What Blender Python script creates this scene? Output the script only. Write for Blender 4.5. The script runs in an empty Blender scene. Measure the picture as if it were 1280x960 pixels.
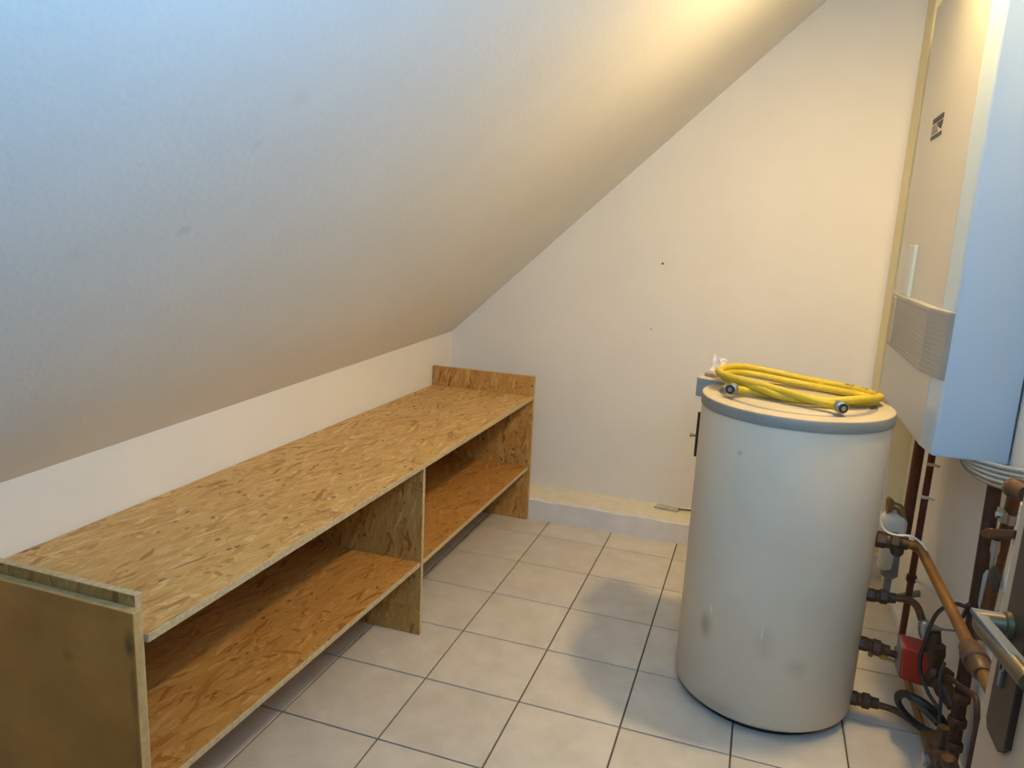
import bpy, bmesh, math, random
from mathutils import Vector, Matrix

random.seed(7)
S = 0.33                      # one floor tile (metres); all coordinates below are in tiles
scene = bpy.context.scene
COL = scene.collection

# ------------------------------------------------------------------ camera
cam_data = bpy.data.cameras.new('camera')
cam_data.sensor_width = 36.0
cam_data.lens = 26.255
cam_data.clip_start = 0.02
cam = bpy.data.objects.new('camera', cam_data)
COL.objects.link(cam)
cam.matrix_world = Matrix((
    (0.9455632, -0.1091221, 0.3065983, 3.8389 * S),
    (0.3219440, 0.1759618, -0.9302631, -6.2661 * S),
    (0.0475626, 0.9783301, 0.2015142, 4.5042 * S),
    (0, 0, 0, 1)))
scene.camera = cam

# ------------------------------------------------------------------ world, daylight, exposure
world = bpy.data.worlds.new('world')
scene.world = world
world.use_nodes = True
bg = world.node_tree.nodes['Background']
bg.inputs[0].default_value = (0.45, 0.72, 1.0, 1)
bg.inputs[1].default_value = 0.12

day = bpy.data.lights.new('daylight_through_doorway', 'AREA')
day.shape = 'RECTANGLE'
day.size = 0.5
day.size_y = 0.42
day.energy = 23
day.color = (0.24, 0.575, 1.0)
day_o = bpy.data.objects.new('daylight_through_doorway', day)
COL.objects.link(day_o)
day_o.location = (4.1 * S, -5.6 * S, 5.85 * S)
day_o.rotation_euler = (math.radians(95), 0, math.radians(30))

scene.view_settings.view_transform = 'Standard'
scene.view_settings.look = 'None'
scene.view_settings.gamma = 1.0
scene.view_settings.exposure = 0.0
scene.view_settings.use_curve_mapping = False
LAMP_POWER = 78
LAMP_COLOR = (1.0, 0.69, 0.29)


# ------------------------------------------------------------------ materials
def new_mat(name):
    m = bpy.data.materials.new(name)
    m.use_nodes = True
    nt = m.node_tree
    return m, nt, nt.nodes['Principled BSDF']


def plain(name, color, rough=0.5, metal=0.0, var=0.0, scale=8.0, bump=0.0, bscale=60.0, coat=0.0, dark=None):
    m, nt, b = new_mat(name)
    b.inputs['Roughness'].default_value = rough
    b.inputs['Metallic'].default_value = metal
    b.inputs['Coat Weight'].default_value = coat
    b.inputs['Base Color'].default_value = (*color, 1)
    tc = nt.nodes.new('ShaderNodeTexCoord')
    if var > 0 or dark:
        n = nt.nodes.new('ShaderNodeTexNoise')
        n.inputs['Scale'].default_value = scale
        n.inputs['Detail'].default_value = 6
        n.inputs['Roughness'].default_value = 0.62
        nt.links.new(tc.outputs['Object'], n.inputs['Vector'])
        r = nt.nodes.new('ShaderNodeValToRGB')
        r.color_ramp.elements[0].position = 0.3
        r.color_ramp.elements[1].position = 0.7
        lo = dark if dark else tuple(c * (1 - var) for c in color)
        r.color_ramp.elements[0].color = (*lo, 1)
        r.color_ramp.elements[1].color = (*tuple(min(1, c * (1 + var * .5)) for c in color), 1)
        nt.links.new(n.outputs['Fac'], r.inputs['Fac'])
        nt.links.new(r.outputs['Color'], b.inputs['Base Color'])
    if bump > 0:
        n2 = nt.nodes.new('ShaderNodeTexNoise')
        n2.inputs['Scale'].default_value = bscale
        n2.inputs['Detail'].default_value = 4
        nt.links.new(tc.outputs['Object'], n2.inputs['Vector'])
        bp = nt.nodes.new('ShaderNodeBump')
        bp.inputs['Strength'].default_value = bump
        bp.inputs['Distance'].default_value = 0.004
        nt.links.new(n2.outputs['Fac'], bp.inputs['Height'])
        nt.links.new(bp.outputs['Normal'], b.inputs['Normal'])
    return m


def osb_material(name, tint=(1, 1, 1), dark_amount=0.5):
    """strand board: layers of stretched, turned Voronoi strands on UVs in metres"""
    m, nt, b = new_mat(name)
    N, L = nt.nodes, nt.links
    b.inputs['Roughness'].default_value = 0.55
    uv = N.new('ShaderNodeUVMap')
    uv.uv_map = 'UVMap'
    warp = N.new('ShaderNodeTexNoise')
    warp.inputs['Scale'].default_value = 22
    warp.inputs['Detail'].default_value = 4
    L.new(uv.outputs['UV'], warp.inputs['Vector'])
    sc = N.new('ShaderNodeVectorMath')
    sc.operation = 'SCALE'
    sc.inputs['Scale'].default_value = 0.022
    L.new(warp.outputs['Color'], sc.inputs[0])
    add = N.new('ShaderNodeVectorMath')
    add.operation = 'ADD'
    L.new(uv.outputs['UV'], add.inputs[0])
    L.new(sc.outputs[0], add.inputs[1])
    prev = None
    for k, (ang, su, sv, thr) in enumerate(((8, 12, 62, 0.0), (38, 13, 70, 0.45), (-34, 12, 66, 0.5), (82, 15, 80, 0.66), (-12, 12, 75, 0.5), (16, 14, 90, 0.6))):
        mp = N.new('ShaderNodeMapping')
        mp.vector_type = 'TEXTURE'
        mp.inputs['Location'].default_value = (k * 1.37, k * 2.11, 0)
        mp.inputs['Rotation'].default_value = (0, 0, math.radians(ang))
        mp.inputs['Scale'].default_value = (1.0 / su, 1.0 / sv, 1)
        L.new(add.outputs[0], mp.inputs['Vector'])
        v = N.new('ShaderNodeTexVoronoi')
        v.voronoi_dimensions = '2D'
        v.distance = 'CHEBYCHEV'
        v.inputs['Scale'].default_value = 1.0
        v.inputs['Randomness'].default_value = 1.0
        L.new(mp.outputs['Vector'], v.inputs['Vector'])
        sep = N.new('ShaderNodeSeparateColor')
        L.new(v.outputs['Color'], sep.inputs[0])
        if prev is None:
            prev = sep.outputs[0]
        else:
            gt = N.new('ShaderNodeMath')
            gt.operation = 'GREATER_THAN'
            gt.inputs[1].default_value = thr
            L.new(sep.outputs[1], gt.inputs[0])
            mx = N.new('ShaderNodeMix')
            mx.data_type = 'FLOAT'
            L.new(gt.outputs[0], mx.inputs['Factor'])
            L.new(prev, mx.inputs['A'])
            L.new(sep.outputs[0], mx.inputs['B'])
            prev = mx.outputs['Result']
    ramp = N.new('ShaderNodeValToRGB')
    cr = ramp.color_ramp
    stops = [(0.0, (0.33, 0.16, 0.042)), (0.03 + 0.05 * dark_amount, (0.46, 0.25, 0.073)), (0.16, (0.54, 0.325, 0.105)),
             (0.5, (0.585, 0.37, 0.13)), (0.85, (0.62, 0.415, 0.165)), (1.0, (0.70, 0.52, 0.25))]
    cr.elements[0].position, cr.elements[0].color = stops[0][0], (*[c * t for c, t in zip(stops[0][1], tint)], 1)
    cr.elements[1].position, cr.elements[1].color = stops[-1][0], (*[c * t for c, t in zip(stops[-1][1], tint)], 1)
    for pos, c in stops[1:-1]:
        e = cr.elements.new(pos)
        e.color = (*[a * t for a, t in zip(c, tint)], 1)
    L.new(prev, ramp.inputs['Fac'])
    # fine fibre grain
    mg = N.new('ShaderNodeMapping')
    mg.inputs['Scale'].default_value = (14, 160, 1)
    L.new(add.outputs[0], mg.inputs['Vector'])
    g = N.new('ShaderNodeTexNoise')
    g.inputs['Scale'].default_value = 1.0
    g.inputs['Detail'].default_value = 5
    L.new(mg.outputs['Vector'], g.inputs['Vector'])
    gr = N.new('ShaderNodeMapRange')
    gr.inputs['From Min'].default_value = 0.3
    gr.inputs['From Max'].default_value = 0.7
    gr.inputs['To Min'].default_value = 0.82
    gr.inputs['To Max'].default_value = 1.1
    L.new(g.outputs['Fac'], gr.inputs['Value'])
    mul = N.new('ShaderNodeVectorMath')
    mul.operation = 'SCALE'
    L.new(ramp.outputs['Color'], mul.inputs[0])
    L.new(gr.outputs['Result'], mul.inputs['Scale'])
    # scattered dark bark specks
    vs = N.new('ShaderNodeTexVoronoi')
    vs.voronoi_dimensions = '2D'
    vs.inputs['Scale'].default_value = 1
    ms = N.new('ShaderNodeMapping')
    ms.inputs['Rotation'].default_value = (0, 0, 0.9)
    ms.inputs['Scale'].default_value = (34, 60, 1)
    L.new(add.outputs[0], ms.inputs['Vector'])
    L.new(ms.outputs['Vector'], vs.inputs['Vector'])
    ss = N.new('ShaderNodeSeparateColor')
    L.new(vs.outputs['Color'], ss.inputs[0])
    g1 = N.new('ShaderNodeMath')
    g1.operation = 'GREATER_THAN'
    g1.inputs[1].default_value = 0.975
    L.new(ss.outputs[2], g1.inputs[0])
    g2 = N.new('ShaderNodeMath')
    g2.operation = 'LESS_THAN'
    g2.inputs[1].default_value = 0.3
    L.new(vs.outputs['Distance'], g2.inputs[0])
    g3 = N.new('ShaderNodeMath')
    g3.operation = 'MULTIPLY'
    L.new(g1.outputs[0], g3.inputs[0])
    L.new(g2.outputs[0], g3.inputs[1])
    g4 = N.new('ShaderNodeMath')
    g4.operation = 'MULTIPLY'
    g4.inputs[1].default_value = 0.75
    L.new(g3.outputs[0], g4.inputs[0])
    mxc = N.new('ShaderNodeMix')
    mxc.data_type = 'RGBA'
    L.new(g4.outputs[0], mxc.inputs['Factor'])
    L.new(mul.outputs[0], mxc.inputs['A'])
    mxc.inputs['B'].default_value = (0.10, 0.045, 0.015, 1)
    L.new(mxc.outputs['Result'], b.inputs['Base Color'])
    bp = N.new('ShaderNodeBump')
    bp.inputs['Strength'].default_value = 0.25
    bp.inputs['Distance'].default_value = 0.001
    L.new(prev, bp.inputs['Height'])
    L.new(bp.outputs['Normal'], b.inputs['Normal'])
    return m


def tile_material():
    m, nt, b = new_mat('ceramic_tile')
    N, L = nt.nodes, nt.links
    b.inputs['Roughness'].default_value = 0.38
    geo = N.new('ShaderNodeNewGeometry')
    info = N.new('ShaderNodeObjectInfo')
    n = N.new('ShaderNodeTexNoise')
    n.inputs['Scale'].default_value = 9
    n.inputs['Detail'].default_value = 5
    n.inputs['Roughness'].default_value = 0.6
    L.new(geo.outputs['Position'], n.inputs['Vector'])
    r = N.new('ShaderNodeValToRGB')
    r.color_ramp.elements[0].position = 0.32
    r.color_ramp.elements[0].color = (0.60, 0.545, 0.465, 1)
    r.color_ramp.elements[1].position = 0.68
    r.color_ramp.elements[1].color = (0.70, 0.65, 0.575, 1)
    L.new(n.outputs['Fac'], r.inputs['Fac'])
    mr = N.new('ShaderNodeMapRange')
    mr.inputs['To Min'].default_value = 0.95
    mr.inputs['To Max'].default_value = 1.04
    L.new(info.outputs['Random'], mr.inputs['Value'])
    mu = N.new('ShaderNodeVectorMath')
    mu.operation = 'SCALE'
    L.new(r.outputs['Color'], mu.inputs[0])
    L.new(mr.outputs['Result'], mu.inputs['Scale'])
    L.new(mu.outputs[0], b.inputs['Base Color'])
    n2 = N.new('ShaderNodeTexNoise')
    n2.inputs['Scale'].default_value = 30
    L.new(geo.outputs['Position'], n2.inputs['Vector'])
    bp = N.new('ShaderNodeBump')
    bp.inputs['Strength'].default_value = 0.08
    bp.inputs['Distance'].default_value = 0.002
    L.new(n2.outputs['Fac'], bp.inputs['Height'])
    L.new(bp.outputs['Normal'], b.inputs['Normal'])
    return m


def smudged(m, spots, color):
    """dirty rub marks with a place of their own on the thing (object space, metres)"""
    nt = m.node_tree
    b = nt.nodes['Principled BSDF']
    tc = nt.nodes.new('ShaderNodeTexCoord')
    n = nt.nodes.new('ShaderNodeTexNoise')
    n.inputs['Scale'].default_value = 26
    n.inputs['Detail'].default_value = 5
    nt.links.new(tc.outputs['Object'], n.inputs['Vector'])
    prev = b.inputs['Base Color'].links[0].from_socket
    for p, rx, rz, amt in spots:
        mp = nt.nodes.new('ShaderNodeMapping')
        mp.vector_type = 'TEXTURE'
        mp.inputs['Location'].default_value = p
        mp.inputs['Scale'].default_value = (rx, rx, rz)
        nt.links.new(tc.outputs['Object'], mp.inputs['Vector'])
        ln = nt.nodes.new('ShaderNodeVectorMath')
        ln.operation = 'LENGTH'
        nt.links.new(mp.outputs['Vector'], ln.inputs[0])
        mr = nt.nodes.new('ShaderNodeMapRange')
        mr.interpolation_type = 'SMOOTHSTEP'
        mr.inputs['From Min'].default_value = 1.0
        mr.inputs['From Max'].default_value = 0.1
        mr.inputs['To Max'].default_value = amt * 2
        nt.links.new(ln.outputs['Value'], mr.inputs['Value'])
        mu = nt.nodes.new('ShaderNodeMath')
        mu.operation = 'MULTIPLY'
        nt.links.new(mr.outputs['Result'], mu.inputs[0])
        nt.links.new(n.outputs['Fac'], mu.inputs[1])
        mx = nt.nodes.new('ShaderNodeMix')
        mx.data_type = 'RGBA'
        nt.links.new(mu.outputs[0], mx.inputs['Factor'])
        nt.links.new(prev, mx.inputs['A'])
        mx.inputs['B'].default_value = (*color, 1)
        prev = mx.outputs['Result']
    nt.links.new(prev, b.inputs['Base Color'])
    return m


M = {
    'wall': plain('white_wall_paint', (0.86, 0.835, 0.785), 0.9, var=0.03, scale=3, bump=0.12, bscale=90),
    'ceiling': plain('textured_ceiling_paper', (0.86, 0.85, 0.82), 0.9, var=0.03, scale=3, bump=0.15, bscale=85),
    'plinth': plain('plinth_paint', (0.80, 0.79, 0.79), 0.8, var=0.10, scale=14, bump=0.15, bscale=50),
    'ledge': plain('lamplit_ledge_plaster', (0.80, 0.74, 0.60), 0.9, var=0.10, scale=18, bump=0.2, bscale=60),  # yellow of the lamplight put into the ledge colour
    'tile': tile_material(),
    'grout': plain('grout', (0.135, 0.105, 0.075), 0.95, var=0.2, scale=20),
    'osb': osb_material('strand_board'),
    'osb_side_shaded': osb_material('strand_board_upright_shaded', (0.90, 0.76, 0.54), 1.0),  # same board for uprights, shade put into a darker warm tint
    'osb_shaded': osb_material('strand_board_shaded', (0.84, 0.66, 0.44), 0.8),  # same board for shelves and near end, shade put into the tint
    'osb_edge': plain('strand_board_edge', (0.58, 0.47, 0.28), 0.8, var=0.3, scale=90),
    'pine': plain('stained_plywood', (0.66, 0.27, 0.04), 0.6, var=0.0, scale=5, dark=(0.48, 0.18, 0.022)),
    'pine_edge': plain('plywood_edge', (0.50, 0.36, 0.16), 0.6, var=0.25, scale=30),
    'tank': plain('cream_enamel', (0.74, 0.645, 0.50), 0.42, var=0.05, scale=4),
    'scuff_w': plain('white_scuff', (0.8, 0.8, 0.76), 0.6, var=0.1),
    'scuff_d': plain('brown_scuff', (0.40, 0.355, 0.28), 0.6, var=0.2, scale=30),
    'lid': plain('beige_lid_plastic', (0.52, 0.45, 0.315), 0.5, var=0.05, scale=6),
    'lid_rim': plain('grey_lid_rim', (0.27, 0.27, 0.245), 0.5, var=0.08, scale=10),
    'boxgrey': plain('blue_grey_plastic', (0.33, 0.35, 0.36), 0.5, var=0.06),
    'rubber': plain('black_rubber', (0.022, 0.022, 0.024), 0.5, var=0.3, scale=60),
    'boiler': plain('daylit_white_enamel', (0.50, 0.645, 0.78), 0.24, var=0.01, scale=2, coat=0.3),  # white casing; blue of the daylight put into the enamel colour
    'boiler_front': plain('shaded_white_front_enamel', (0.52, 0.515, 0.48), 0.3, var=0.01, scale=2, coat=0.2),  # same white sheet, dimmer light on the front painted as grey
    'panel': plain('grey_control_plastic', (0.33, 0.335, 0.33), 0.45, var=0.05, scale=12),
    'chrome': plain('brushed_chrome', (0.24, 0.255, 0.25), 0.42, 0.6, var=0.05),
    'gauge': plain('gauge_daylight_tint', (0.42, 0.52, 0.58), 0.3, var=0.05, coat=0.4),  # blue of reflected daylight put into the base colour
    'chase': plain('lamplit_chase_paint', (0.93, 0.83, 0.54), 0.9, var=0.05, scale=6, bump=0.1),  # lamplight on the chase side painted in as yellow
    'black': plain('black_print', (0.015, 0.015, 0.015), 0.5, var=0.2),
    'greyprint': plain('grey_print', (0.25, 0.24, 0.24), 0.5, var=0.2),
    'hose': plain('yellow_hose', (0.58, 0.43, 0.030), 0.45, var=0.15, scale=18),
    'steel': plain('dull_steel', (0.42, 0.43, 0.43), 0.38, 0.9, var=0.2, scale=40),
    'copper': plain('aged_copper', (0.14, 0.06, 0.020), 0.45, 0.3, var=0.35, scale=24),
    'copper_bright': plain('orange_copper', (0.215, 0.10, 0.020), 0.42, 0.35, var=0.28, scale=22),
    'copper_dark': plain('reddish_painted_pipe', (0.15, 0.040, 0.016), 0.5, 0.15, var=0.3, scale=22),
    'iron': plain('dark_brown_iron', (0.065, 0.026, 0.014), 0.55, 0.2, var=0.35, scale=30),
    'brass': plain('tarnished_brass', (0.085, 0.042, 0.018), 0.5, 0.15, var=0.4, scale=40),
    'bronze': plain('bronze', (0.38, 0.24, 0.09), 0.38, 0.7, var=0.3, scale=30),
    'whiteplastic': plain('yellowed_white_plastic', (0.80, 0.75, 0.62), 0.4, var=0.05),
    'greyplastic': plain('grey_plastic', (0.24, 0.235, 0.22), 0.5, var=0.1),
    'red': plain('red_plastic', (0.42, 0.035, 0.018), 0.4, var=0.12, scale=20),
    'cable': plain('black_cable', (0.018, 0.018, 0.020), 0.4, var=0.3, scale=50),
    'flex': plain('grey_flex_hose', (0.36, 0.43, 0.48), 0.38, 0.2, var=0.15, scale=50),
    'door': plain('shaded_door_paint', (0.50, 0.35, 0.23), 0.5, var=0.03),  # cream door; dimness of its unlit face put into this tan
    'plate': plain('brown_anodised_plate', (0.050, 0.020, 0.008), 0.5, 0.0, var=0.15, scale=20),
    'lever': plain('champagne_aluminium', (0.14, 0.095, 0.045), 0.40, 0.5, var=0.05),
    'levercap': plain('dull_grey_lever_top', (0.10, 0.105, 0.095), 0.6, 0.0, var=0.05),
    'paper': plain('crumpled_paper', (0.66, 0.60, 0.60), 0.9, var=0.1, scale=30),
    'brownpaper': plain('brown_scrap', (0.42, 0.33, 0.24), 0.8, var=0.2, scale=40),
    'trowel': plain('grey_trowel', (0.52, 0.51, 0.45), 0.6, var=0.2, scale=40),
    'shade': plain('white_lamp_shade', (0.8, 0.78, 0.72), 0.6, var=0.02),
}


smudged(M['tank'], [((-.576 * S, -.639 * S, .90 * S), .035, .065, .55), ((-.05 * S, -.86 * S, .95 * S), .05, .08, .18),
                    ((.25 * S, -.82 * S, .75 * S), .05, .05, .2), ((-.40 * S, -.76 * S, .16 * S), .12, .04, .25), ((-.444 * S, -.736 * S, 2.66 * S), .012, .012, .5)],
        (0.30, 0.235, 0.14))
smudged(M['ceiling'], [((.515, -.958, 1.682), .035, .035, .10), ((.274, -.966, 1.458), .022, .022, .18), ((.432, -.967, 1.605), .022, .022, .12), ((.233, -1.157, 1.416), .03, .03, .08)], (0.42, 0.38, 0.34))
smudged(M['pine'], [((.258, -1.278, .665), .020, .045, .6), ((.262, -1.278, .56), .014, .09, .45), ((.262, -1.278, .40), .010, .12, .25), ((.095, -1.278, .60), .025, .022, .35), ((.10, -1.278, .72), .25, .035, .2)], (0.08, 0.038, 0.010))


# ------------------------------------------------------------------ builders
def V(p):
    return Vector(p) * S


def link(name, mesh, mats, parent=None, loc=(0, 0, 0)):
    o = bpy.data.objects.new(name, mesh)
    for m in (mats if isinstance(mats, (list, tuple)) else [mats]):
        mesh.materials.append(m)
    COL.objects.link(o)
    if parent is not None:
        o.parent = parent
    o.location = loc
    return o


def world_origin(o):
    v = Vector((0, 0, 0))
    while o is not None:
        v += o.location
        o = o.parent
    return v


def finish(name, bm, mats, parent=None, origin=None, smooth=False, bevel=0.0, segs=2, angle=40):
    """bm holds world coordinates in metres; part origins stay at the parent's origin"""
    bmesh.ops.recalc_face_normals(bm, faces=bm.faces[:])
    base = world_origin(parent) if parent is not None else (V(origin) if origin is not None else None)
    if base is None:
        xs = [v.co for v in bm.verts]
        lo = Vector((min(c.x for c in xs), min(c.y for c in xs), min(c.z for c in xs)))
        hi = Vector((max(c.x for c in xs), max(c.y for c in xs), max(c.z for c in xs)))
        base = Vector(((lo.x + hi.x) / 2, (lo.y + hi.y) / 2, lo.z))
    bmesh.ops.translate(bm, verts=bm.verts[:], vec=-base)
    me = bpy.data.meshes.new(name)
    bm.to_mesh(me)
    bm.free()
    if smooth:
        me.polygons.foreach_set('use_smooth', [True] * len(me.polygons))
        me.set_sharp_from_angle(angle=math.radians(angle))
    o = link(name, me, mats, parent, (0, 0, 0) if parent is not None else base)
    if bevel > 0:
        md = o.modifiers.new('bevel', 'BEVEL')
        md.width = bevel
        md.segments = segs
        md.limit_method = 'ANGLE'
    return o


def prism(bm, poly, z0, z1, axis='z', mat=0):
    """poly: list of 2D points extruded along an axis (z: xy, y: xz, x: yz); tiles"""
    def at(p, h):
        if axis == 'z':
            return V((p[0], p[1], h))
        if axis == 'y':
            return V((p[0], h, p[1]))
        return V((h, p[0], p[1]))
    a = [bm.verts.new(at(p, z0)) for p in poly]
    b = [bm.verts.new(at(p, z1)) for p in poly]
    n = len(poly)
    fs = [bm.faces.new(a[::-1]), bm.faces.new(b)]
    for i in range(n):
        fs.append(bm.faces.new((a[i], a[(i + 1) % n], b[(i + 1) % n], b[i])))
    for f in fs:
        f.material_index = mat
    return fs


def box(bm, x0, x1, y0, y1, z0, z1, mat=0):
    return prism(bm, [(x0, y0), (x1, y0), (x1, y1), (x0, y1)], z0, z1, 'z', mat)


def frame_for(d):
    d = d.normalized()
    up = Vector((0, 0, 1)) if abs(d.z) < 0.9 else Vector((1, 0, 0))
    s = d.cross(up).normalized()
    return d, s, s.cross(d).normalized()


def cyl(bm, p0, p1, r0, r1=None, n=16, mat=0):
    r1 = r0 if r1 is None else r1
    p0, p1 = V(p0), V(p1)
    d, s, u = frame_for(p1 - p0)
    ra = [bm.verts.new(p0 + (s * math.cos(2 * math.pi * i / n) + u * math.sin(2 * math.pi * i / n)) * r0 * S) for i in range(n)]
    rb = [bm.verts.new(p1 + (s * math.cos(2 * math.pi * i / n) + u * math.sin(2 * math.pi * i / n)) * r1 * S) for i in range(n)]
    fs = [bm.faces.new(ra[::-1]), bm.faces.new(rb)]
    for i in range(n):
        fs.append(bm.faces.new((ra[i], ra[(i + 1) % n], rb[(i + 1) % n], rb[i])))
    for f in fs:
        f.material_index = mat


def turned(bm, p0, d, prof, n=20, mat=0):
    """prof: (distance along d, radius) in tiles"""
    p0 = V(p0)
    d, s, u = frame_for(Vector(d))
    rings = []
    for t, r in prof:
        c = p0 + d * t * S
        rings.append([bm.verts.new(c + (s * math.cos(2 * math.pi * i / n) + u * math.sin(2 * math.pi * i / n)) * max(r, 1e-4) * S) for i in range(n)])
    for a, b in zip(rings, rings[1:]):
        for i in range(n):
            bm.faces.new((a[i], a[(i + 1) % n], b[(i + 1) % n], b[i])).material_index = mat
    bm.faces.new(rings[0][::-1]).material_index = mat
    bm.faces.new(rings[-1]).material_index = mat


def spline(pts, per=8, closed=False):
    P = [Vector(p) for p in pts]
    out = []
    n = len(P)
    for i in range(n - 1):
        p0 = P[i - 1] if i > 0 else P[i] * 2 - P[i + 1]
        p1, p2 = P[i], P[i + 1]
        p3 = P[i + 2] if i + 2 < n else P[i + 1] * 2 - P[i]
        for k in range(per):
            t = k / per
            out.append(0.5 * ((2 * p1) + (p2 - p0) * t + (2 * p0 - 5 * p1 + 4 * p2 - p3) * t * t + (3 * p1 - p0 - 3 * p2 + p3) * t ** 3))
    out.append(P[-1])
    return out


def bent(pts, r=0.1, k=5):
    """polyline with rounded corners (pipe bends)"""
    P = [Vector(p) for p in pts]
    out = [P[0]]
    for a, b, c in zip(P, P[1:], P[2:]):
        d1, d2 = (a - b), (c - b)
        q = min(r, d1.length * .45, d2.length * .45)
        s, e = b + d1.normalized() * q, b + d2.normalized() * q
        for i in range(k + 1):
            t = i / k
            out.append(s * (1 - t) ** 2 + b * 2 * t * (1 - t) + e * t * t)
    out.append(P[-1])
    return out


def tube(bm, path, r, n=12, mat=0, cap=True):
    """path in tiles; r a number or a list"""
    P = [Vector(p) * S for p in path]
    m = len(P)
    T = []
    for i in range(m):
        d = P[min(i + 1, m - 1)] - P[max(i - 1, 0)]
        T.append(d.normalized() if d.length > 1e-9 else Vector((0, 0, 1)))
    _, s, u = frame_for(T[0])
    rings = []
    for i in range(m):
        s = (s - T[i] * s.dot(T[i])).normalized()
        u = T[i].cross(s)
        rr = (r[i] if isinstance(r, (list, tuple)) else r) * S
        rings.append([bm.verts.new(P[i] + (s * math.cos(2 * math.pi * j / n) + u * math.sin(2 * math.pi * j / n)) * rr) for j in range(n)])
    for a, b in zip(rings, rings[1:]):
        for j in range(n):
            bm.faces.new((a[j], a[(j + 1) % n], b[(j + 1) % n], b[j])).material_index = mat
    if cap:
        bm.faces.new(rings[0][::-1]).material_index = mat
        bm.faces.new(rings[-1]).material_index = mat


def thing(name, label, cat, loc, group=None):
    o = bpy.data.objects.new(name, None)
    o.empty_display_size = 0.05
    COL.objects.link(o)
    o.location = V(loc)
    tag(o, label, cat, group)
    return o


def tag(o, label, cat, group=None):
    o['label'] = label
    o['category'] = cat
    if group:
        o['group'] = group
    return o


def struct(o, label=None):
    o['kind'] = 'structure'
    if label:
        o['label'] = label
    return o


def B():
    return bmesh.new()


# ------------------------------------------------------------------ room shell
YB, XR, YN = 5.25, 5.92, -5.4          # back wall, right wall, near wall


def xl(y):                              # left knee wall
    return -1.16 + (y + 3.0) * (0.10 / 8.25)


def zk(y):                              # height where the slope starts
    return 2.645 + 0.0285 * y


SL, ZC = 0.933, 7.75                    # slope of the roof, height of the flat part


def slope_x(y, z):
    return xl(y) + (z - zk(y)) / SL


# floor with a tile of its own for every square
bm = B()
box(bm, -1.5, XR + .15, -8.0, YB + .15, -0.30, -0.014)
floor = struct(finish('floor', bm, M['grout'], origin=(0, 0, -0.3)), 'pale square ceramic tiles with dark grout covering the storage room')
GAP = 0.0085


def tile_mesh(x0, x1, y0, y1):
    b = B()
    h, c = 0.02, 0.005
    lo = [(x0, y0), (x1, y0), (x1, y1), (x0, y1)]
    inn = [(x0 + c, y0 + c), (x1 - c, y0 + c), (x1 - c, y1 - c), (x0 + c, y1 - c)]
    r0 = [b.verts.new(V((*p, -h))) for p in lo]
    r1 = [b.verts.new(V((*p, -c * .6))) for p in lo]
    r2 = [b.verts.new(V((*p, 0))) for p in inn]
    for A, C in ((r0, r1), (r1, r2)):
        for i in range(4):
            b.faces.new((A[i], A[(i + 1) % 4], C[(i + 1) % 4], C[i]))
    b.faces.new(r2)
    b.faces.new(r0[::-1])
    bmesh.ops.recalc_face_normals(b, faces=b.faces[:])
    me = bpy.data.meshes.new('tile')
    b.to_mesh(me)
    b.free()
    me.materials.append(M['tile'])
    return me


full_tile = tile_mesh(GAP, 1 - GAP, GAP, 1 - GAP)
cut_cache = {}
for i in range(-2, 6):
    for j in range(-8, 5):
        x0, x1, y0, y1 = max(i, -1.16), min(i + 1, XR), j, min(j + 1, 4.60)
        if j < -5 and (i < 1):
            continue
        if x1 - x0 > .999 and y1 - y0 > .999:
            me, at = full_tile, (i, j, 0)
        else:
            key = (round(x0 - i, 3), round(x1 - i, 3), round(y0 - j, 3), round(y1 - j, 3))
            if key not in cut_cache:
                cut_cache[key] = tile_mesh(key[0] + GAP, key[1] - GAP, key[2] + GAP, key[3] - GAP)
            me, at = cut_cache[key], (i, j, 0)
        o = bpy.data.objects.new('tile', me)
        COL.objects.link(o)
        o.parent = floor
        o.location = V(at) - floor.location

# left knee wall
bm = B()
prism(bm, [(xl(YN), YN), (xl(YB), YB), (xl(YB) - .4, YB), (xl(YN) - .4, YN)], 0, 2.45)
b2 = [v for v in bm.verts if v.co.z > 1 * S]
for v in b2:
    v.co.z = (zk(v.co.y / S) + 0.02) * S
struct(finish('wall_left', bm, M['wall']), 'low white knee wall under the sloping ceiling')

# back gable wall
bm = B()
prism(bm, [(xl(YB) - .3, 0), (XR + .3, 0), (XR + .3, ZC + .2), (slope_x(YB, ZC), ZC + .2), (xl(YB) - .3, zk(YB) - .05)], YB, YB + .35, 'y')
struct(finish('wall_back', bm, M['wall']), 'white gable wall at the end of the room')
# right wall
bm = B()
box(bm, XR, XR + .35, YN, YB + .1, 0, ZC + .2)
struct(finish('wall_right', bm, M['wall']), 'white wall carrying the boiler and pipes')
# ceiling: sloping part and flat strip
bm = B()
ya, yb_ = YN - .4, YB + .15
pts = []
for y in (ya, yb_):
    pts.append([(xl(y) - .3, y, zk(y) - .3 * SL), (slope_x(y, ZC), y, ZC), (XR + .3, y, ZC),
                (XR + .3, y, ZC + .3), (slope_x(y, ZC) - .15, y, ZC + .3), (xl(y) - .5, y, zk(y) - .3 * SL + .25)])
ra = [bm.verts.new(V(p)) for p in pts[0]]
rb = [bm.verts.new(V(p)) for p in pts[1]]
for i in range(6):
    bm.faces.new((ra[i], ra[(i + 1) % 6], rb[(i + 1) % 6], rb[i]))
bm.faces.new(ra[::-1])
bm.faces.new(rb)
struct(finish('ceiling', bm, M['ceiling'], origin=(0, 0, 0)), 'white textured sloping attic ceiling')

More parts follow.
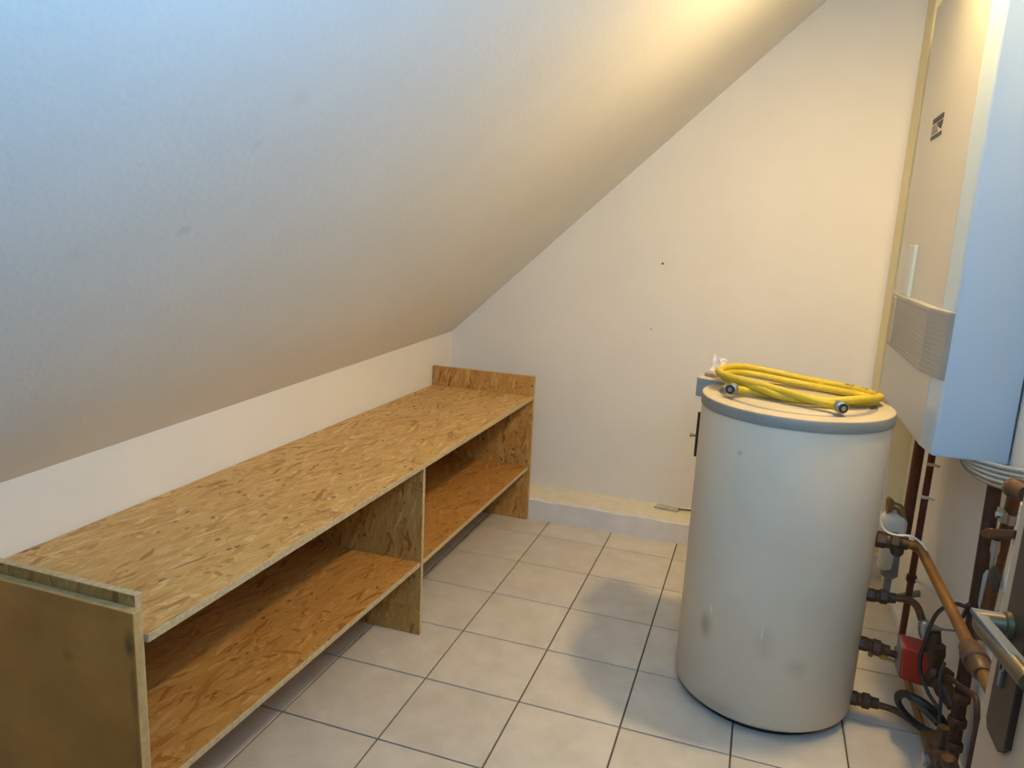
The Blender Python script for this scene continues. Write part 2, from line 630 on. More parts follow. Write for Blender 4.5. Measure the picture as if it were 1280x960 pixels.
# boxed-in plinth along the back wall (ragged top edge) and the chase in the corner
bm = B()
n = 60
x0, x1 = xl(4.6) + .02, XR
rows = []
for k in range(n + 1):
    x = x0 + (x1 - x0) * k / n
    jz = random.uniform(-.010, .010)
    rows.append([bm.verts.new(V(p)) for p in ((x, 4.58, 0), (x, 4.58 + random.uniform(-.003, .003), .315 + jz), (x, 4.60 + random.uniform(-.004, .008), .335 + jz), (x, YB + .02, .345), (x, YB + .02, 0))])
for a, b in zip(rows, rows[1:]):
    for i, mi in ((0, 0), (1, 0), (2, 1), (3, 0), (4, 0)):
        bm.faces.new((a[i], a[(i + 1) % 5], b[(i + 1) % 5], b[i])).material_index = mi
bm.faces.new(rows[0][::-1])
bm.faces.new(rows[-1])
struct(finish('trim_1', bm, [M['plinth'], M['ledge']]), 'low boxed plinth with a lamplight-tinted ledge along the gable wall')
bm = B()
box(bm, 5.42, XR + .02, 4.66, YB + .02, .33, ZC)
struct(finish('trim_2', bm, M['chase'], bevel=.003), 'lamplight-tinted boxed pipe chase in the corner by the boiler')

# open door at the right edge of the view
door = thing('door_1', 'open cream door leaf with brown plate and lever', 'door', (4.88, -5.35, 0.03))
del door['category']
struct(door)
bm = B()
box(bm, 4.88, 5.0, -5.35, -2.985, .03, 6.15)
finish('door_leaf', bm, M['door'], door, bevel=.003)
bm = B()
prism(bm, [(-3.36, 2.72), (-3.30, 2.665), (-3.155, 2.665), (-3.125, 2.70), (-3.125, 3.56), (-3.36, 3.56)], 4.855, 4.885, 'x')
plate = finish('door_plate', bm, M['plate'], door, bevel=.002)
bm = B()
cyl(bm, (4.856, -3.22, 2.985), (4.842, -3.22, 2.985), .030, n=18)
box(bm, 4.842, 4.856, -3.232, -3.208, 2.89, 2.985)
kh = finish('keyhole_cover', bm, M['chrome'], plate, bevel=.001)
kh['label'] = 'small chrome keyhole cover'
bm = B()
turned(bm, (4.857, -3.19, 3.125), (-1, 0, 0), [(0, .055), (.02, .055), (.025, .042), (.12, .036)], 20)
tube(bm, bent([(4.87, -3.19, 3.125), (4.755, -3.19, 3.115), (4.797, -3.62, 3.135)], .035, 6), .032, 14)
lev = finish('lever_handle', bm, M['lever'], door, smooth=True)
bm = B()
prism(bm, [(4.725, -3.15), (4.862, -3.15), (4.862, -3.172), (4.772, -3.185), (4.832, -3.62), (4.785, -3.64)], 3.136, 3.160)
finish('lever_cap', bm, M['levercap'], lev, bevel=.002)


# ------------------------------------------------------------------ strand board bench
def board(name, poly, h0, h1, axis, parent, face_mat, edge_mat, label=None, flip=False):
    """a board with strand faces on the two large sides and pale cut edges, UVs in metres"""
    bm = B()
    fs = prism(bm, poly, h0, h1, axis)
    uvl = bm.loops.layers.uv.new('UVMap')
    ou, ov = random.uniform(0, 40), random.uniform(0, 40)
    for k, f in enumerate(fs):
        f.material_index = 0 if k < 2 else 1
        for lp in f.loops:
            c = lp.vert.co
            if axis == 'z':
                uv = (c.y, c.x)
            elif axis == 'y':
                uv = (c.z, c.x)
            else:
                uv = (c.y, c.z)
            lp[uvl].uv = (uv[0] + ou, uv[1] + ov)
    o = finish(name, bm, [face_mat, edge_mat], parent)
    md = o.modifiers.new('bevel', 'BEVEL')
    md.width = .0012
    md.segments = 1
    if label:
        o['label'] = label
    return o


def xf(y):                              # front edge of the bench
    return 0.545 + 0.0125 * (y + 3.05)


bench = thing('storage_bench', 'long low two-tier storage bench of strand board along the knee wall', 'shelf', (-.25, .7, 0))
g = 0.012
FB = 4.77                               # far panel, rear corner
board('top_board', [(xl(-3.05) + g, -3.045), (xf(-3.05), -3.045), (xf(4.5), 4.50), (xl(4.7) + g, 4.71)], 1.955, 2.012, 'z', bench, M['osb'], M['osb_edge'])
board('lower_shelf', [(xl(-3.05) + g, -3.045), (xf(-3.05) - .065, -3.045), (xf(.7) - .012, .708), (xl(.7) + g, .708)], .825, .88, 'z', bench, M['osb_shaded'], M['osb_edge'])
board('lower_shelf', [(xl(.77) + g, .768), (xf(.77) - .012, .768), (xf(4.5) - .02, 4.50), (xl(4.7) + g, 4.71)], .825, .88, 'z', bench, M['osb_shaded'], M['osb_edge'])
board('divider_panel', [(xl(.74) + g, 0), (xf(.74) - .003, 0), (xf(.74) - .003, 1.955), (xl(.74) + g, 1.955)], .710, .766, 'y', bench, M['osb_side_shaded'], M['osb_edge'])
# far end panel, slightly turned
o = board('end_panel', [(xl(4.7) + g, 0), (xf(4.5) + .012, 0), (xf(4.5) + .012, 2.325), (xl(4.7) + g, 2.325)], 4.505, 4.56, 'y', bench, M['osb_side_shaded'], M['osb_edge'])
board('end_panel', [(-1.14, 0), (.515, 0), (.515, 2.285), (-1.14, 2.285)], -3.103, -3.047, 'y', bench, M['osb_shaded'], M['osb_edge'])
board('outer_panel', [(-1.13, 0), (.568, 0), (.568, 2.215), (-1.13, 2.215)], -3.172, -3.106, 'y', bench, M['pine'], M['pine_edge'], 'smooth brown plywood board at the near end')

# ------------------------------------------------------------------ hot water tank
TX, TY, TR = 4.23, 1.207, 0.86
tank = thing('water_heater', 'cream floor-standing cylindrical hot water tank with grey-rimmed lid', 'water heater', (TX, TY, 0))
bm = B()
turned(bm, (TX, TY, .075), (0, 0, 1), [(0, TR - .06), (.004, TR - .03), (.02, TR - .008), (.05, TR), (2.86, TR), (2.885, TR - .01), (2.89, TR - .05)], 96)
body = finish('tank_body', bm, M['tank'], tank, smooth=True)
bm = B()
turned(bm, (TX, TY, 0), (0, 0, 1), [(0, TR - .10), (.09, TR - .10)], 64)
finish('foot_ring', bm, M['rubber'], tank, smooth=True)
bm = B()
turned(bm, (TX, TY, 2.955), (0, 0, 1), [(0, TR - .02), (.0, TR + .010), (.085, TR + .012), (.097, TR + .004)], 96)
finish('lid_rim', bm, M['lid_rim'], tank, smooth=True)
bm = B()
turned(bm, (TX, TY, 3.045), (0, 0, 1), [(0, TR - .01), (.008, TR + .002), (.014, TR - .012), (.016, TR - .15), (.0, TR - .158), (.0, TR - .205), (.016, TR - .215), (.018, .3), (.018, .01)], 96)
for f in bm.faces:
    c = f.calc_center_median()
    rr = math.hypot(c.x / S - TX, c.y / S - TY)
    if TR - .214 < rr < TR - .152:
        f.material_index = 1  # groove faces take the dark rim grey: recess shade as colour
finish('lid', bm, [M['lid'], M['lid_rim']], tank, smooth=True, angle=60)
bm = B()
prism(bm, [(3.265, 1.62), (3.56, 1.50), (3.75, 2.02), (3.45, 2.16)], 2.895, 3.075)
finish('control_box', bm, M['boxgrey'], tank, bevel=.004)
bm = B()
prism(bm, [(3.262, 1.62), (3.56, 1.497), (3.753, 2.02), (3.45, 2.163)], 3.075, 3.098)
finish('control_box_lid', bm, M['lid'], tank, bevel=.003)
bm = B()
box(bm, 3.340, 3.366, 1.20, 1.225, 2.36, 2.82)
rod = finish('side_bracket', bm, M['iron'], tank, bevel=.002)
bm = B()
cyl(bm, (3.36, 1.22, 2.575), (3.285, 1.22, 2.575), .014, n=10)
cyl(bm, (3.30, 1.22, 2.575), (3.283, 1.22, 2.575), .022, n=6)
finish('pin', bm, M['bronze'], rod, smooth=True)


def on_tank(a, z, r=TR + .0015):
    return (TX + r * math.cos(a), TY + r * math.sin(a), z)


def scuff(ac, z, w, h, mat, name):
    bm = B()
    n = 16
    rim = []
    for k in range(n):
        t = 2 * math.pi * k / n
        q = random.uniform(.65, 1.1)
        rim.append(bm.verts.new(V(on_tank(ac + w * q * math.cos(t) / TR, z + h * q * math.sin(t)))))
    c = bm.verts.new(V(on_tank(ac, z, TR + .002)))
    for k in range(n):
        bm.faces.new((c, rim[k], rim[(k + 1) % n]))
    finish(name, bm, mat, tank)


scuff(math.radians(231), 1.09, .018, .045, M['scuff_w'], 'scuff_mark')
scuff(math.radians(264.8), 1.05, .006, .10, M['scuff_w'], 'scuff_mark')
scuff(math.radians(232), 1.66, .003, .06, M['scuff_w'], 'scuff_mark')

# yellow gas hose on the lid
HP = [(3.65, .92, 3.145), (3.76, 1.02, 3.12), (3.90, 1.05, 3.105), (4.10, 1.0, 3.105), (4.39, 1.0, 3.105), (4.70, 1.08, 3.105), (4.93, 1.28, 3.105),
      (4.80, 1.50, 3.105), (4.50, 1.68, 3.105), (4.16, 1.76, 3.125), (3.85, 1.80, 3.15), (3.64, 1.72, 3.175), (3.54, 1.47, 3.17), (3.63, 1.22, 3.16),
      (3.86, 1.02, 3.165), (4.15, .90, 3.12), (4.45, .90, 3.125), (4.74, 1.02, 3.15), (4.97, 1.34, 3.135), (4.74, 1.62, 3.145), (4.31, 1.80, 3.16),
      (3.96, 1.86, 3.195), (3.68, 1.76, 3.23), (3.51, 1.52, 3.225), (3.52, 1.27, 3.215), (3.70, 1.10, 3.205), (3.97, .98, 3.185), (4.26, .84, 3.155), (4.45, .76, 3.135), (4.57, .68, 3.135)]
hose = thing('gas_hose', 'coiled yellow gas hose with metal end nuts lying on the tank lid', 'hose', (4.25, 1.2, 3.06))
path = spline(HP, 8)
bm = B()
tube(bm, path, .037, 14)
finish('hose_tube', bm, M['hose'], hose, smooth=True)
for end, nxt in ((path[0], path[4]), (path[-1], path[-5])):
    d = (end - nxt).normalized()
    d = (d * .55 + Vector((0.0, -1, -.08)) * .8).normalized()
    bm = B()
    turned(bm, end - d * .06, d, [(0, .042), (.03, .044), (.035, .053), (.10, .054), (.105, .046), (.12, .046)], 20)
    fr = finish('end_nut', bm, M['steel'], hose, smooth=True)
    bm = B()
    turned(bm, end + d * .055, d, [(0, .041), (.008, .041), (.009, .034)], 18)
    a = finish('end_seal', bm, M['rubber'], fr, smooth=True)
    bm = B()
    turned(bm, end + d * .06, d, [(0, .022), (.006, .022), (.007, .010)], 14)
    finish('end_bore', bm, M['steel'], fr, smooth=True)
# printed marking on the rear winding
bm = B()
i0 = 8 * 19 + 1
for k in range(9):
    p = path[i0 - k] if k % 3 != 2 else None
    if p is None:
        continue
    q = path[i0 - k - 1]
    t = (q - p)
    d, s, u = frame_for(t)
    up = Vector((0, -.55, .83))
    up = (up - d * up.dot(d)).normalized()
    sd = d.cross(up)
    w = random.uniform(.006, .014)
    c = [p + t * .05, p + t * .8]
    r = .0377
    quad = []
    for cc, aa in ((c[0], -w), (c[1], -w), (c[1], w), (c[0], w)):
        an = aa / r
        quad.append(bm.verts.new(V(cc + (up * math.cos(an) + sd * math.sin(an)) * r)))
    bm.faces.new(quad)
mk = finish('printed_marking', bm, M['black'], hose)
mk['label'] = 'dark printed marking on the yellow hose'

# scrap of paper on the control box
bm = B()
gN = 6
grid = []
for i in range(gN + 1):
    row = []
    for j in range(gN + 1):
        a, b_ = i / gN, j / gN
        row.append(bm.verts.new(V((3.375 + .16 * a + .03 * random.random(), 1.86 + .10 * b_ + .02 * math.sin(a * 9), 3.10 + .19 * b_ * (1 - .25 * a) + .020 * random.random()))))
    grid.append(row)
for i in range(gN):
    for j in range(gN):
        bm.faces.new((grid[i][j], grid[i + 1][j], grid[i + 1][j + 1], grid[i][j + 1]))
o = finish('paper_scrap', bm, M['paper'])
md = o.modifiers.new('thick', 'SOLIDIFY')
md.thickness = .0015
tag(o, 'crumpled pale paper standing on the grey box behind the hose', 'paper')
bm = B()
prism(bm, [(3.33, 1.72), (3.44, 1.66), (3.50, 1.76), (3.38, 1.84)], 3.099, 3.145)
o = finish('cable_stub', bm, M['brownpaper'], bevel=.004)
tag(o, 'small brown scrap beside the crumpled paper on the grey box', 'scrap')

# ------------------------------------------------------------------ wall boiler
boiler = thing('wall_boiler', 'tall white wall-hung gas boiler with a grey control band', 'boiler', (5.64, 2.1, 2.793))
BZ0, BZ1, BF, BY = 2.793, 7.124, 5.296, 3.613
BW = XR - .018
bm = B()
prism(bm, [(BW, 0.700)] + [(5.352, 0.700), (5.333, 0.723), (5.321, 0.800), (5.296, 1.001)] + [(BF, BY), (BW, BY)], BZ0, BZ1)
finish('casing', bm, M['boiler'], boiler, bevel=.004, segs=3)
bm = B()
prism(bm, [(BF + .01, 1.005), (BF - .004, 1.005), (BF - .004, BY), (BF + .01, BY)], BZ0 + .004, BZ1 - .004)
finish('front_shade_slab', bm, M['boiler_front'], boiler, bevel=.002)  # added slab over the casing that carries the front's painted dimness
# dark gap frame at the wall
bm = B()
box(bm, BW - .002, XR - .002, 0.751, BY - .05, BZ0 + .05, BZ1 - .05)
finish('wall_frame', bm, M['iron'], boiler)
# control band: protruding ribbed panel that follows the front and the chamfer
bm = B()
zt, zb = 4.016, 3.438
sec = [(5.463, 0.713), (5.339, 0.711), (5.307, 0.747), (5.296, 0.800), (5.261, 1.001), (5.224, 1.166), (5.224, 3.234), (5.246, 3.390), (5.263, 3.479), (5.463, 3.479)]
prism(bm, sec, zb, zt)
band = finish('control_band', bm, M['panel'], boiler, bevel=.003)
poly_o = [(5.336, 0.711), (5.305, 0.746), (5.293, 0.800), (5.258, 0.999), (5.221, 1.166), (5.221, 2.868)]
pin = [(x + .012, y + .004) for x, y in poly_o]
for k in range(13):
    bm = B()
    z = zb + .03 + k * (zt - zb - .06) / 12
    prism(bm, poly_o + pin[::-1], z - .008, z + .008)
    finish('rib', bm, M['panel'], band)
bm = B()
box(bm, 5.216, 5.230, 2.946, 3.224, zb + .03, zt - .03)
finish('lit_end_strip', bm, M['lid'], band, bevel=.002)  # added paler slab: lighter lighting at the band's far end as colour
# gauge strip above the band
bm = B()
prism(bm, [(BF + .01, 2.901), (BF - .037, 2.879), (BF - .037, 2.567), (BF + .01, 2.546)], 4.010, 4.550)
finish('gauge_strip', bm, M['gauge'], boiler, bevel=.004)
# emblem: two black bars with a dark wedge and a grey patch between
bm = B()
yl, yr = 2.768, 2.256
box(bm, BF - .009, BF + .004, yr, yl, 5.772, 5.823)
box(bm, BF - .009, BF + .004, yr, yl, 5.612, 5.650)
prism(bm, [(yr, 5.756), (yr + .289, 5.756), (yr + .178, 5.706), (yr + .056, 5.678)], BF - .009, BF + .004, 'x')
badge = finish('emblem', bm, M['black'], boiler)
bm = B()
prism(bm, [(yl, 5.751), (yr + .31, 5.751), (yr + .19, 5.668), (yl, 5.668)], BF - .008, BF + .004, 'x')
finish('emblem_patch', bm, M['greyprint'], badge)


# ------------------------------------------------------------------ pipes and fittings on the right
def hexnut(bm, p, d, w, r, mat=0):
    d = Vector(d).normalized()
    p = Vector(p)
    turned(bm, p, d, [(0, r * .93), (w * .1, r), (w * .9, r), (w, r * .93)], 6, mat)


def union_fitting(parent, p, d, length, r, name='union_nut'):
    """a compression union: tail, two hexagons of different size and a collar"""
    bm = B()
    d = Vector(d).normalized()
    p = Vector(p)
    turned(bm, p, d, [(0, r * .72), (length, r * .72)], 14)
    hexnut(bm, p + d * length * .02, d, length * .30, r * .92)
    turned(bm, p + d * length * .33, d, [(0, r * .82), (length * .06, r * .86), (length * .12, r * .80)], 16)
    hexnut(bm, p + d * length * .46, d, length * .26, r)
    turned(bm, p + d * length * .72, d, [(0, r * .78), (length * .2, r * .66), (length * .28, r * .55)], 16)
    return finish(name, bm, M['brass'], parent, smooth=True, angle=30)


def pipe(name, pts, r, mat, label, bend=.12, cat='pipe', n=14):
    t = thing(name, label, cat, min(pts, key=lambda p: p[2]))
    bm = B()
    tube(bm, bent(pts, bend, 6), r, n)
    finish('tube', bm, mat, t, smooth=True)
    return t


# two uprights from the boiler
pipe('copper_pipe', [(5.60, 2.53, 1.42), (5.60, 2.52, 2.791)], .056, M['copper_dark'], 'thicker reddish upright pipe left of two running from the boiler down')
t = pipe('copper_pipe', [(5.72, 2.47, .20), (5.72, 2.47, 2.791)], .036, M['copper_dark'], 'thin dark upright pipe, the right one beside the thicker reddish pipe')
bm = B()
turned(bm, (5.72, 2.47, .90), (0, 0, 1), [(0, .045), (.02, .055), (.07, .055), (.09, .045)], 14)
cl = finish('pipe_clip', bm, M['brass'], t, smooth=True)
bm = B()
cyl(bm, (5.76, 2.43, .945), (XR - .003, 2.22, .945), .016, n=8)
pg = finish('wall_plug', bm, M['whiteplastic'], cl, smooth=True)
# three more spacers on the uprights
for zz in (1.88, 2.25):
    bm = B()
    turned(bm, (5.72, 2.47, zz), (0, 0, 1), [(0, .037), (.006, .041), (.03, .041), (.036, .037)], 12)
    cyl(bm, (5.74, 2.44, zz + .018), (5.79, 2.39, zz + .018), .014, n=8)
    finish('pipe_clip', bm, M['whiteplastic'], t, smooth=True)

# pipe 1: from the tank to the right, then along the wall towards the door
p1 = pipe('copper_pipe', [(5.06, 1.0, 1.87), (5.42, 1.0, 1.87), (5.445, -.30, 1.84), (5.45, -1.60, 1.83)], .043, M['copper_bright'],
          'orange copper pipe running level along the right wall from the uppermost tank outlet', .16)
union_fitting(p1, (5.055, 1.0, 1.87), (1, 0, 0), .27, .085)
bm = B()
turned(bm, (5.24, 1.0, 1.865), (.1, -.1, -1), [(-.02, .03), (.02, .045), (.06, .06), (.10, .055), (.13, .03)], 14)
finish('drain_plug', bm, M['brass'], p1, smooth=True)
bm = B()
turned(bm, (5.445, -.74, 1.835), (0, -1, 0), [(0, .052), (.03, .070), (.10, .072), (.11, .082), (.24, .084), (.25, .07), (.36, .066), (.38, .05)], 18)
finish('coupling', bm, M['brass'], p1, smooth=True)
bm = B()
tube(bm, spline([(5.055, 1.02, 2.92), (5.06, 1.0, 2.50), (5.065, 1.0, 2.13), (5.10, .98, 1.99), (5.20, .97, 1.945), (5.33, .97, 1.955), (5.42, .955, 1.915), (5.44, .80, 1.90)], 8), .011, 8)
o = finish('sensor_wire', bm, M['whiteplastic'], smooth=True)
tag(o, 'thin pale wire hanging down the tank side onto the uppermost outlet', 'wire')

# pipe 2 with shut-off
p2 = pipe('copper_pipe', [(5.06, 1.0, 1.31), (5.47, 1.0, 1.335), (5.56, .93, 1.12), (5.585, .88, 1.06)], .034, M['copper'],
          'bent copper pipe from the second tank outlet down to the pump', .10)
union_fitting(p2, (5.05, 1.0, 1.31), (1, 0, .04), .25, .068)
bm = B()
turned(bm, (5.545, .91, 1.20), (.12, -.1, -1), [(0, .032), (.02, .05), (.08, .055), (.14, .05), (.17, .034)], 14)
turned(bm, (5.55, .90, 1.14), (1, 0, .02), [(0, .04), (.06, .045), (.10, .030), (.14, .016)], 12)
tube(bm, [(5.66, .9, 1.145), (5.84, .9, 1.16)], .011, 8)
finish('shut_off_valve', bm, M['steel'], p2, smooth=True, angle=35)

# circulator pump with red head
pump = thing('circulator_pump', 'small circulator pump with a square red head and dark brass body', 'pump', (5.55, .9, .52))
bm = B()
c0 = Vector((5.50, .94, .715))
prism(bm, [(5.395, .635), (5.60, .60), (5.63, .655), (5.635, .875), (5.60, .93), (5.40, .95), (5.385, .905)], .80, 1.08, 'y')
rh = finish('red_head', bm, M['red'], pump, bevel=.007, segs=3)
bm = B()
prism(bm, [(5.383, .655), (5.40, .64), (5.40, .945), (5.383, .925)], .83, 1.05, 'y')
finish('head_cap', bm, M['greyplastic'], rh, bevel=.003)
bm = B()
turned(bm, (5.62, .88, .72), (1, -.25, 0), [(0, .10), (.03, .125), (.08, .125), (.10, .10), (.17, .085), (.22, .06)], 18)
turned(bm, (5.66, .86, .76), (-.05, .08, 1), [(0, .075), (.10, .085), (.16, .10), (.24, .095), (.26, .06), (.36, .045)], 16)
turned(bm, (5.70, .72, .74), (.25, -.5, -.35), [(0, .08), (.10, .085), (.14, .065), (.24, .05)], 14)
finish('pump_body', bm, M['brass'], pump, smooth=True, angle=30)
# pipe 3 between tank and pump
p3 = pipe('copper_pipe', [(5.06, 1.0, .81), (5.40, .98, .765)], .034, M['iron'], 'short dark pipe from the third tank outlet into the red pump head', .1)
union_fitting(p3, (5.04, 1.0, .815), (1, -.03, -.10), .28, .074)
dr = thing('drain_cock', 'small greenish brass drain cock below the third tank outlet', 'valve', (5.25, 1.0, .68))
bm = B()
tube(bm, [(5.17, .98, .745), (5.40, .96, .70)], .016, 10)
turned(bm, (5.24, .975, .735), (1, 0, -.1), [(0, .02), (.01, .034), (.05, .034), (.06, .02)], 12)
finish('cock_body', bm, M['bronze'], dr, smooth=True)
bm = B()
turned(bm, (5.165, .98, .70), (0, 0, 1), [(0, .012), (.01, .022), (.09, .022), (.10, .012)], 10)
finish('cock_key', bm, M['bronze'], dr, smooth=True)

# pipe 4 with the looped black hose
p4 = pipe('copper_pipe', [(5.05, 1.0, .225), (5.46, .98, .21), (5.66, .86, .15)], .032, M['copper'], 'short copper pipe from the lowest tank outlet near the floor', .1)
union_fitting(p4, (5.03, 1.0, .228), (1, -.02, -.02), .27, .074)
bm = B()
loop = []
cx, cz = Vector((5.615, .78, .355)), None
ax1 = Vector((.185, -.03, -.135))
ax2 = Vector((.075, -.09, .115))
for k in range(49):
    t = 2 * math.pi * k / 24 + 2.7
    loop.append(cx + ax1 * math.cos(t) + ax2 * math.sin(t) + Vector((0, -.045 * k / 24, .008 * k / 24)))
loop += [loop[-1] + Vector((.10, -.05, -.05)), loop[-1] + Vector((.20, -.20, -.08))]
tube(bm, spline(loop, 2), .029, 10)
o = finish('cable_coil', bm, M['cable'], smooth=True)
tag(o, 'thick black insulated line wound in a small loop near the floor', 'cable')

# copper pipe running low along the right wall
t = pipe('copper_pipe', [(5.66, 2.30, .165), (5.66, -1.6, .185)], .036, M['copper_bright'], 'orange copper pipe lying low along the foot of the right wall', .1)
# pale skirting under it
bm = B()
box(bm, 5.80, XR + .01, -2.9, 4.58, 0, .11)
struct(finish('baseboard_right', bm, M['plinth'], bevel=.004), 'low pale skirting at the foot of the right wall')

# thick dark downpipe and the lighter one beside it
dp = pipe('drain_pipe', [(5.80, .37, 0.0), (5.80, .57, 2.66)], .055, M['iron'], 'thick dark brown upright drain pipe against the right wall', .1, n=20)
for zz in (.30, .52, .74):
    bm = B()
    turned(bm, (5.80, .37 + .2 * zz / 2.66, zz), (0, 0, 1), [(0, .060), (.02, .075), (.07, .075), (.09, .060)], 18)
    finish('pipe_collar', bm, M['brass'], dp, smooth=True)
ip = pipe('copper_pipe', [(5.80, .24, 1.45), (5.80, .08, 2.80)], .048, M['copper'], 'copper upright pipe just right of the thick dark drain pipe', .1)
bm = B()
turned(bm, (5.79, .31, 1.66), (0, 0, 1), [(0, .018), (.05, .03), (.30, .03), (.34, .015)], 10)
o = finish('pipe_insulation', bm, M['greyplastic'], ip, smooth=True)
o.data.materials[0] = M['flex']
o['label'] = 'grey strip of insulation'
# valve with brown lever and black hand knob
sv = thing('stop_valve', 'stop valve with a flat brown lever and a black round knob', 'valve', (5.70, -.1, 2.05))
bm = B()
prism(bm, [(.26, 2.335), (.10, 2.425), (-.50, 2.635), (-.50, 2.58), (.04, 2.355), (.20, 2.31)], 5.66, 5.73, 'x')
finish('lever', bm, M['iron'], sv, bevel=.004)
bm = B()
turned(bm, (5.70, -.19, 2.13), (-1, -.05, 0), [(0, .08), (.004, .10), (.016, .10), (.022, .085)], 20)
finish('knob', bm, M['rubber'], sv, smooth=True)
bm = B()
turned(bm, (5.70, -.04, 2.385), (0, -.1, -1), [(0, .03), (.08, .034), (.12, .024), (.22, .02)], 12)
finish('stem', bm, M['steel'], sv, smooth=True)
bm = B()
turned(bm, (XR - .003, -.19, 2.13), (-1, 0, 0), [(0, .05), (.16, .04)], 14)
turned(bm, (5.80, -.24, 1.7), (0, 0, 1), [(0, .05), (.35, .055), (.38, .075), (.48, .075), (.52, .055), (1.05, .055)], 16)
finish('valve_body', bm, M['ledge'], sv, smooth=True, angle=30)
# bracket round the copper upright
br = thing('pipe_bracket', 'small grey steel bracket clamped round the copper upright under the boiler', 'bracket', (5.76, .08, 2.53))
bm = B()
turned(bm, (5.80, .11, 2.53), (0, .12, -1), [(-.04, .052), (-.04, .064), (.04, .064), (.04, .052)], 18)
box(bm, 5.705, 5.74, -.05, .09, 2.53, 2.61)
finish('strap', bm, M['steel'], br, smooth=True, angle=30)
bm = B()
hexnut(bm, (5.71, .01, 2.57), (-1, 0, 0), .03, .026)
finish('bolt', bm, M['steel'], br)

# grey flexible hoses under the boiler
order = ('lowest', 'second from below', 'middle', 'second from the top', 'topmost')
for k in range(5):
    dz = .038 * (k - 1)
    bm = B()
    tube(bm, spline([(5.66, 1.30 - .03 * k, 2.791), (5.67, 1.12 - .02 * k, 2.70 + dz * .55), (5.68, .81, 2.69 + dz * .8), (5.68, .34, 2.76 + dz), (5.68, -.05, 2.84 + dz), (5.68, -.43, 2.925 + dz), (5.69, -.9, 3.02 + dz)], 6), .0175, 8)
    o = finish('flexible_hose', bm, M['flex' if k else 'greyplastic'], smooth=True)
    tag(o, ('dull dark grey hose, lowest' if k == 0 else 'blue-grey flexible hose, ' + order[k]) + ' of the five sagging under the boiler', 'hose', 'grey hoses bundled under the boiler')
bm = B()
turned(bm, (5.60, -.50, 2.935), (0, -1, .15), [(0, .06), (.02, .072), (.10, .072), (.12, .06), (.30, .055)], 16)
o = finish('hose_fitting', bm, M['brass'], smooth=True)
tag(o, 'brown cylindrical fitting beside the grey hoses by the door edge', 'fitting')

# black cables over the pump
bm = B()
tube(bm, spline([(5.715, .46, 1.50), (5.69, .30, 1.68), (5.62, .12, 1.745), (5.56, .22, 1.70), (5.50, .40, 1.50), (5.50, .60, 1.12), (5.52, .70, .86), (5.58, .58, .70), (5.66, .46, .62)], 8), .017, 8)
o = finish('power_cable', bm, M['cable'], smooth=True)
tag(o, 'thin black cable arching over the copper pipe down past the red pump', 'cable')
bm = B()
tube(bm, spline([(5.66, .52, 1.02), (5.60, .36, .98), (5.61, .28, .86), (5.62, .22, .60), (5.64, .24, .40)], 8), .014, 8)
o = finish('power_cable', bm, M['cable'], smooth=True)
tag(o, 'short black cable dropping from the pump body to the floor valves', 'cable')
# small copper bend between pump and drain pipe
pipe('copper_pipe', [(5.70, .64, .80), (5.69, .42, .95), (5.69, .10, 1.06), (5.69, -.30, 1.22), (5.69, -.41, 1.05), (5.69, -.42, .2)], .022, M['iron'],
     'narrow reddish pipe bent from the pump across the thick drain pipe', .10)
# valve cluster at the foot
vc = thing('valve_cluster', 'dark greasy valve cluster at the foot of the thick drain pipe', 'valve', (5.62, .02, .0))
bm = B()
turned(bm, (5.60, .26, .46), (.05, -1, .1), [(0, .06), (.05, .08), (.16, .085), (.20, .06), (.34, .06), (.36, .085), (.44, .085), (.46, .05)], 16)
turned(bm, (5.60, .02, .0), (0, 0, 1), [(0, .05), (.30, .05), (.34, .075), (.50, .08), (.54, .05), (.72, .045)], 16)
finish('valve_body', bm, M['brass'], vc, smooth=True, angle=30)
bm = B()
hexnut(bm, (5.56, .02, .40), (-1, 0, 0), .07, .055)
finish('bonnet', bm, M['steel'], vc)
bm = B()
hexnut(bm, (5.60, -.19, .52), (0, -.2, 1), .08, .05)
turned(bm, (5.60, -.19, .20), (0, 0, 1), [(0, .05), (.08, .07), (.22, .07), (.30, .05)], 14)
finish('side_valve', bm, M['brass'], vc, smooth=True, angle=30)

# drain trap behind the tank
dt = thing('drain_trap', 'white plastic drain trap with bronze funnel elbow behind the tank', 'trap', (5.42, 2.3, .84))
bm = B()
tube(bm, bent([(5.36, 2.30, 1.80), (5.47, 2.28, 1.80), (5.50, 2.26, 1.62)], .09, 6), [.035] * 9 if False else .042, 14)
turned(bm, (5.405, 2.30, 1.80), (-1, .05, 0), [(0, .045), (.02, .07), (.07, .095), (.072, .08), (.03, .05)], 18)
finish('funnel_elbow', bm, M['bronze'], dt, smooth=True, angle=35)
bm = B()
turned(bm, (5.42, 2.3, 1.43), (0, 0, 1), [(0, .08), (.03, .125), (.12, .14), (.20, .138), (.27, .11), (.30, .06)], 20)
finish('trap_cup', bm, M['whiteplastic'], dt, smooth=True)
bm = B()
turned(bm, (5.40, 2.3, 1.07), (.03, 0, 1), [(0, .04), (.02, .075), (.25, .08), (.27, .085), (.34, .085)], 18)
finish('trap_bottle', bm, M['whiteplastic'], dt, smooth=True)
bm = B()
turned(bm, (5.47, 2.36, .96), (.0, 0, 1), [(0, .06), (.03, .09), (.22, .085), (.40, .06)], 16)
tube(bm, bent([(5.47, 2.36, 1.0), (5.47, 2.36, .72), (5.60, 2.60, .62), (XR - .004, 2.9, .60)], .06), .04, 12)
finish('trap_outlet', bm, M['greyplastic'], dt, smooth=True)

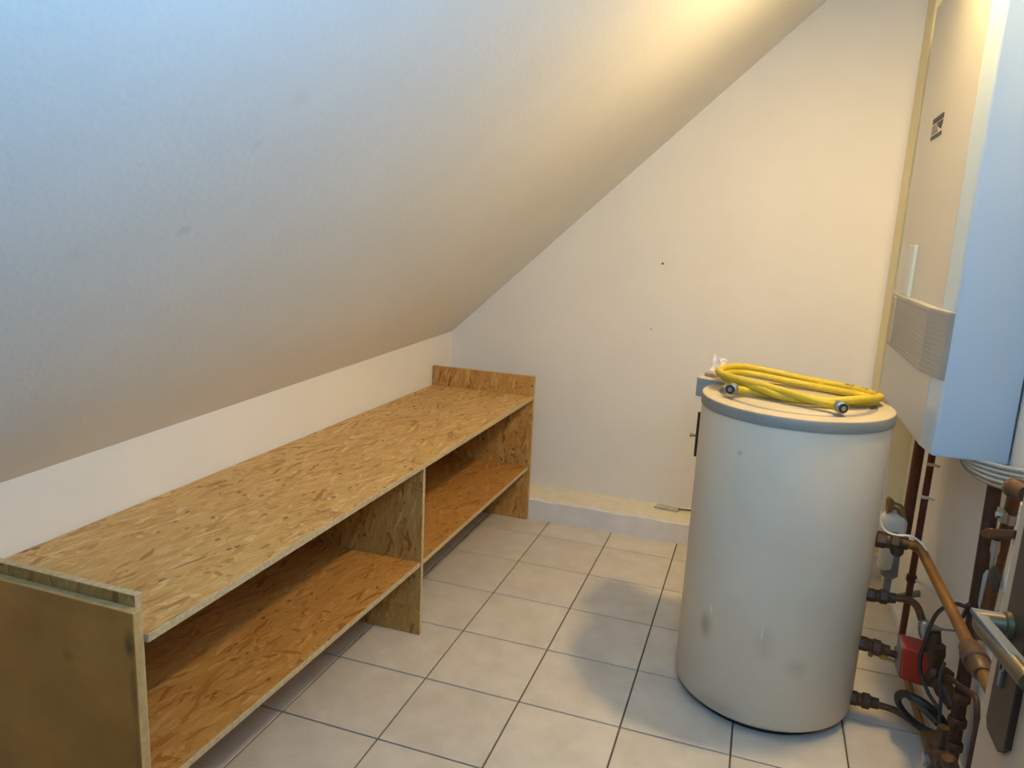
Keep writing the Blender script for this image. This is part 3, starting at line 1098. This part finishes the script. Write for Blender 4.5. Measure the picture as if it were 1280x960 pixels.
# ------------------------------------------------------------------ small things on the gable wall
tw = thing('trowel', 'grey flat plasterer trowel lying on the ledge left of the tank', 'tool', (2.8, 5.05, .345))
bm = B()
prism(bm, [(2.56, 5.02), (2.94, 5.00), (2.96, 5.13), (2.62, 5.19)], .346, .372)
finish('blade', bm, M['trowel'], tw, bevel=.002)
bm = B()
tube(bm, [(2.93, 5.05, .375), (3.22, 5.07, .385)], .012, 8)
finish('handle', bm, M['iron'], tw, smooth=True)
for (x, z, r, lab) in ((2.34, 4.12, .016, 'upper dark nail head in the bare gable wall'), (2.25, 3.12, .009, 'lower tiny nail head in the gable wall')):
    bm = B()
    turned(bm, (x, YB + .01, z), (0, -1, 0), [(0, r * .6), (.018, r * .6), (.019, r), (.026, r * .8)], 10)
    o = finish('nail', bm, M['iron'], smooth=True)
    tag(o, lab, 'nail')
for i, (u, z) in enumerate(((1.62, .40), (1.86, .405), (2.12, .41))):
    pass

# ------------------------------------------------------------------ ceiling lamp above the tank (outside the view)
LX, LY, LZ = 5.06, .86, 7.52
lamp = thing('ceiling_lamp', 'white pendant lamp with a cone shade hanging from the flat ceiling', 'lamp', (LX, LY, LZ - .1))
bm = B()
turned(bm, (LX, LY, ZC - .04), (0, 0, 1), [(0, .12), (.04, .14)], 20)
finish('ceiling_rose', bm, M['shade'], lamp, smooth=True)
bm = B()
n = 40
rings = []
for z, r in ((LZ + .16, .05), (LZ + .14, .12), (LZ - .12, .36), (LZ - .125, .35), (LZ + .13, .11)):
    rings.append([bm.verts.new(V((LX + r * math.cos(2 * math.pi * i / n), LY + r * math.sin(2 * math.pi * i / n), z))) for i in range(n)])
for a, b in zip(rings, rings[1:]):
    for i in range(n):
        bm.faces.new((a[i], a[(i + 1) % n], b[(i + 1) % n], b[i]))
finish('lamp_shade', bm, M['shade'], lamp, smooth=True)
bm = B()
tube(bm, [(LX, LY, LZ + .15), (LX, LY, ZC)], .015, 8)
finish('cord', bm, M['shade'], lamp, smooth=True)
ld = bpy.data.lights.new('bulb', 'POINT')
ld.energy = LAMP_POWER
ld.color = LAMP_COLOR
ld.shadow_soft_size = .065
lo = bpy.data.objects.new('bulb', ld)
COL.objects.link(lo)
lo.parent = lamp
lo.location = V((0, 0, .1))
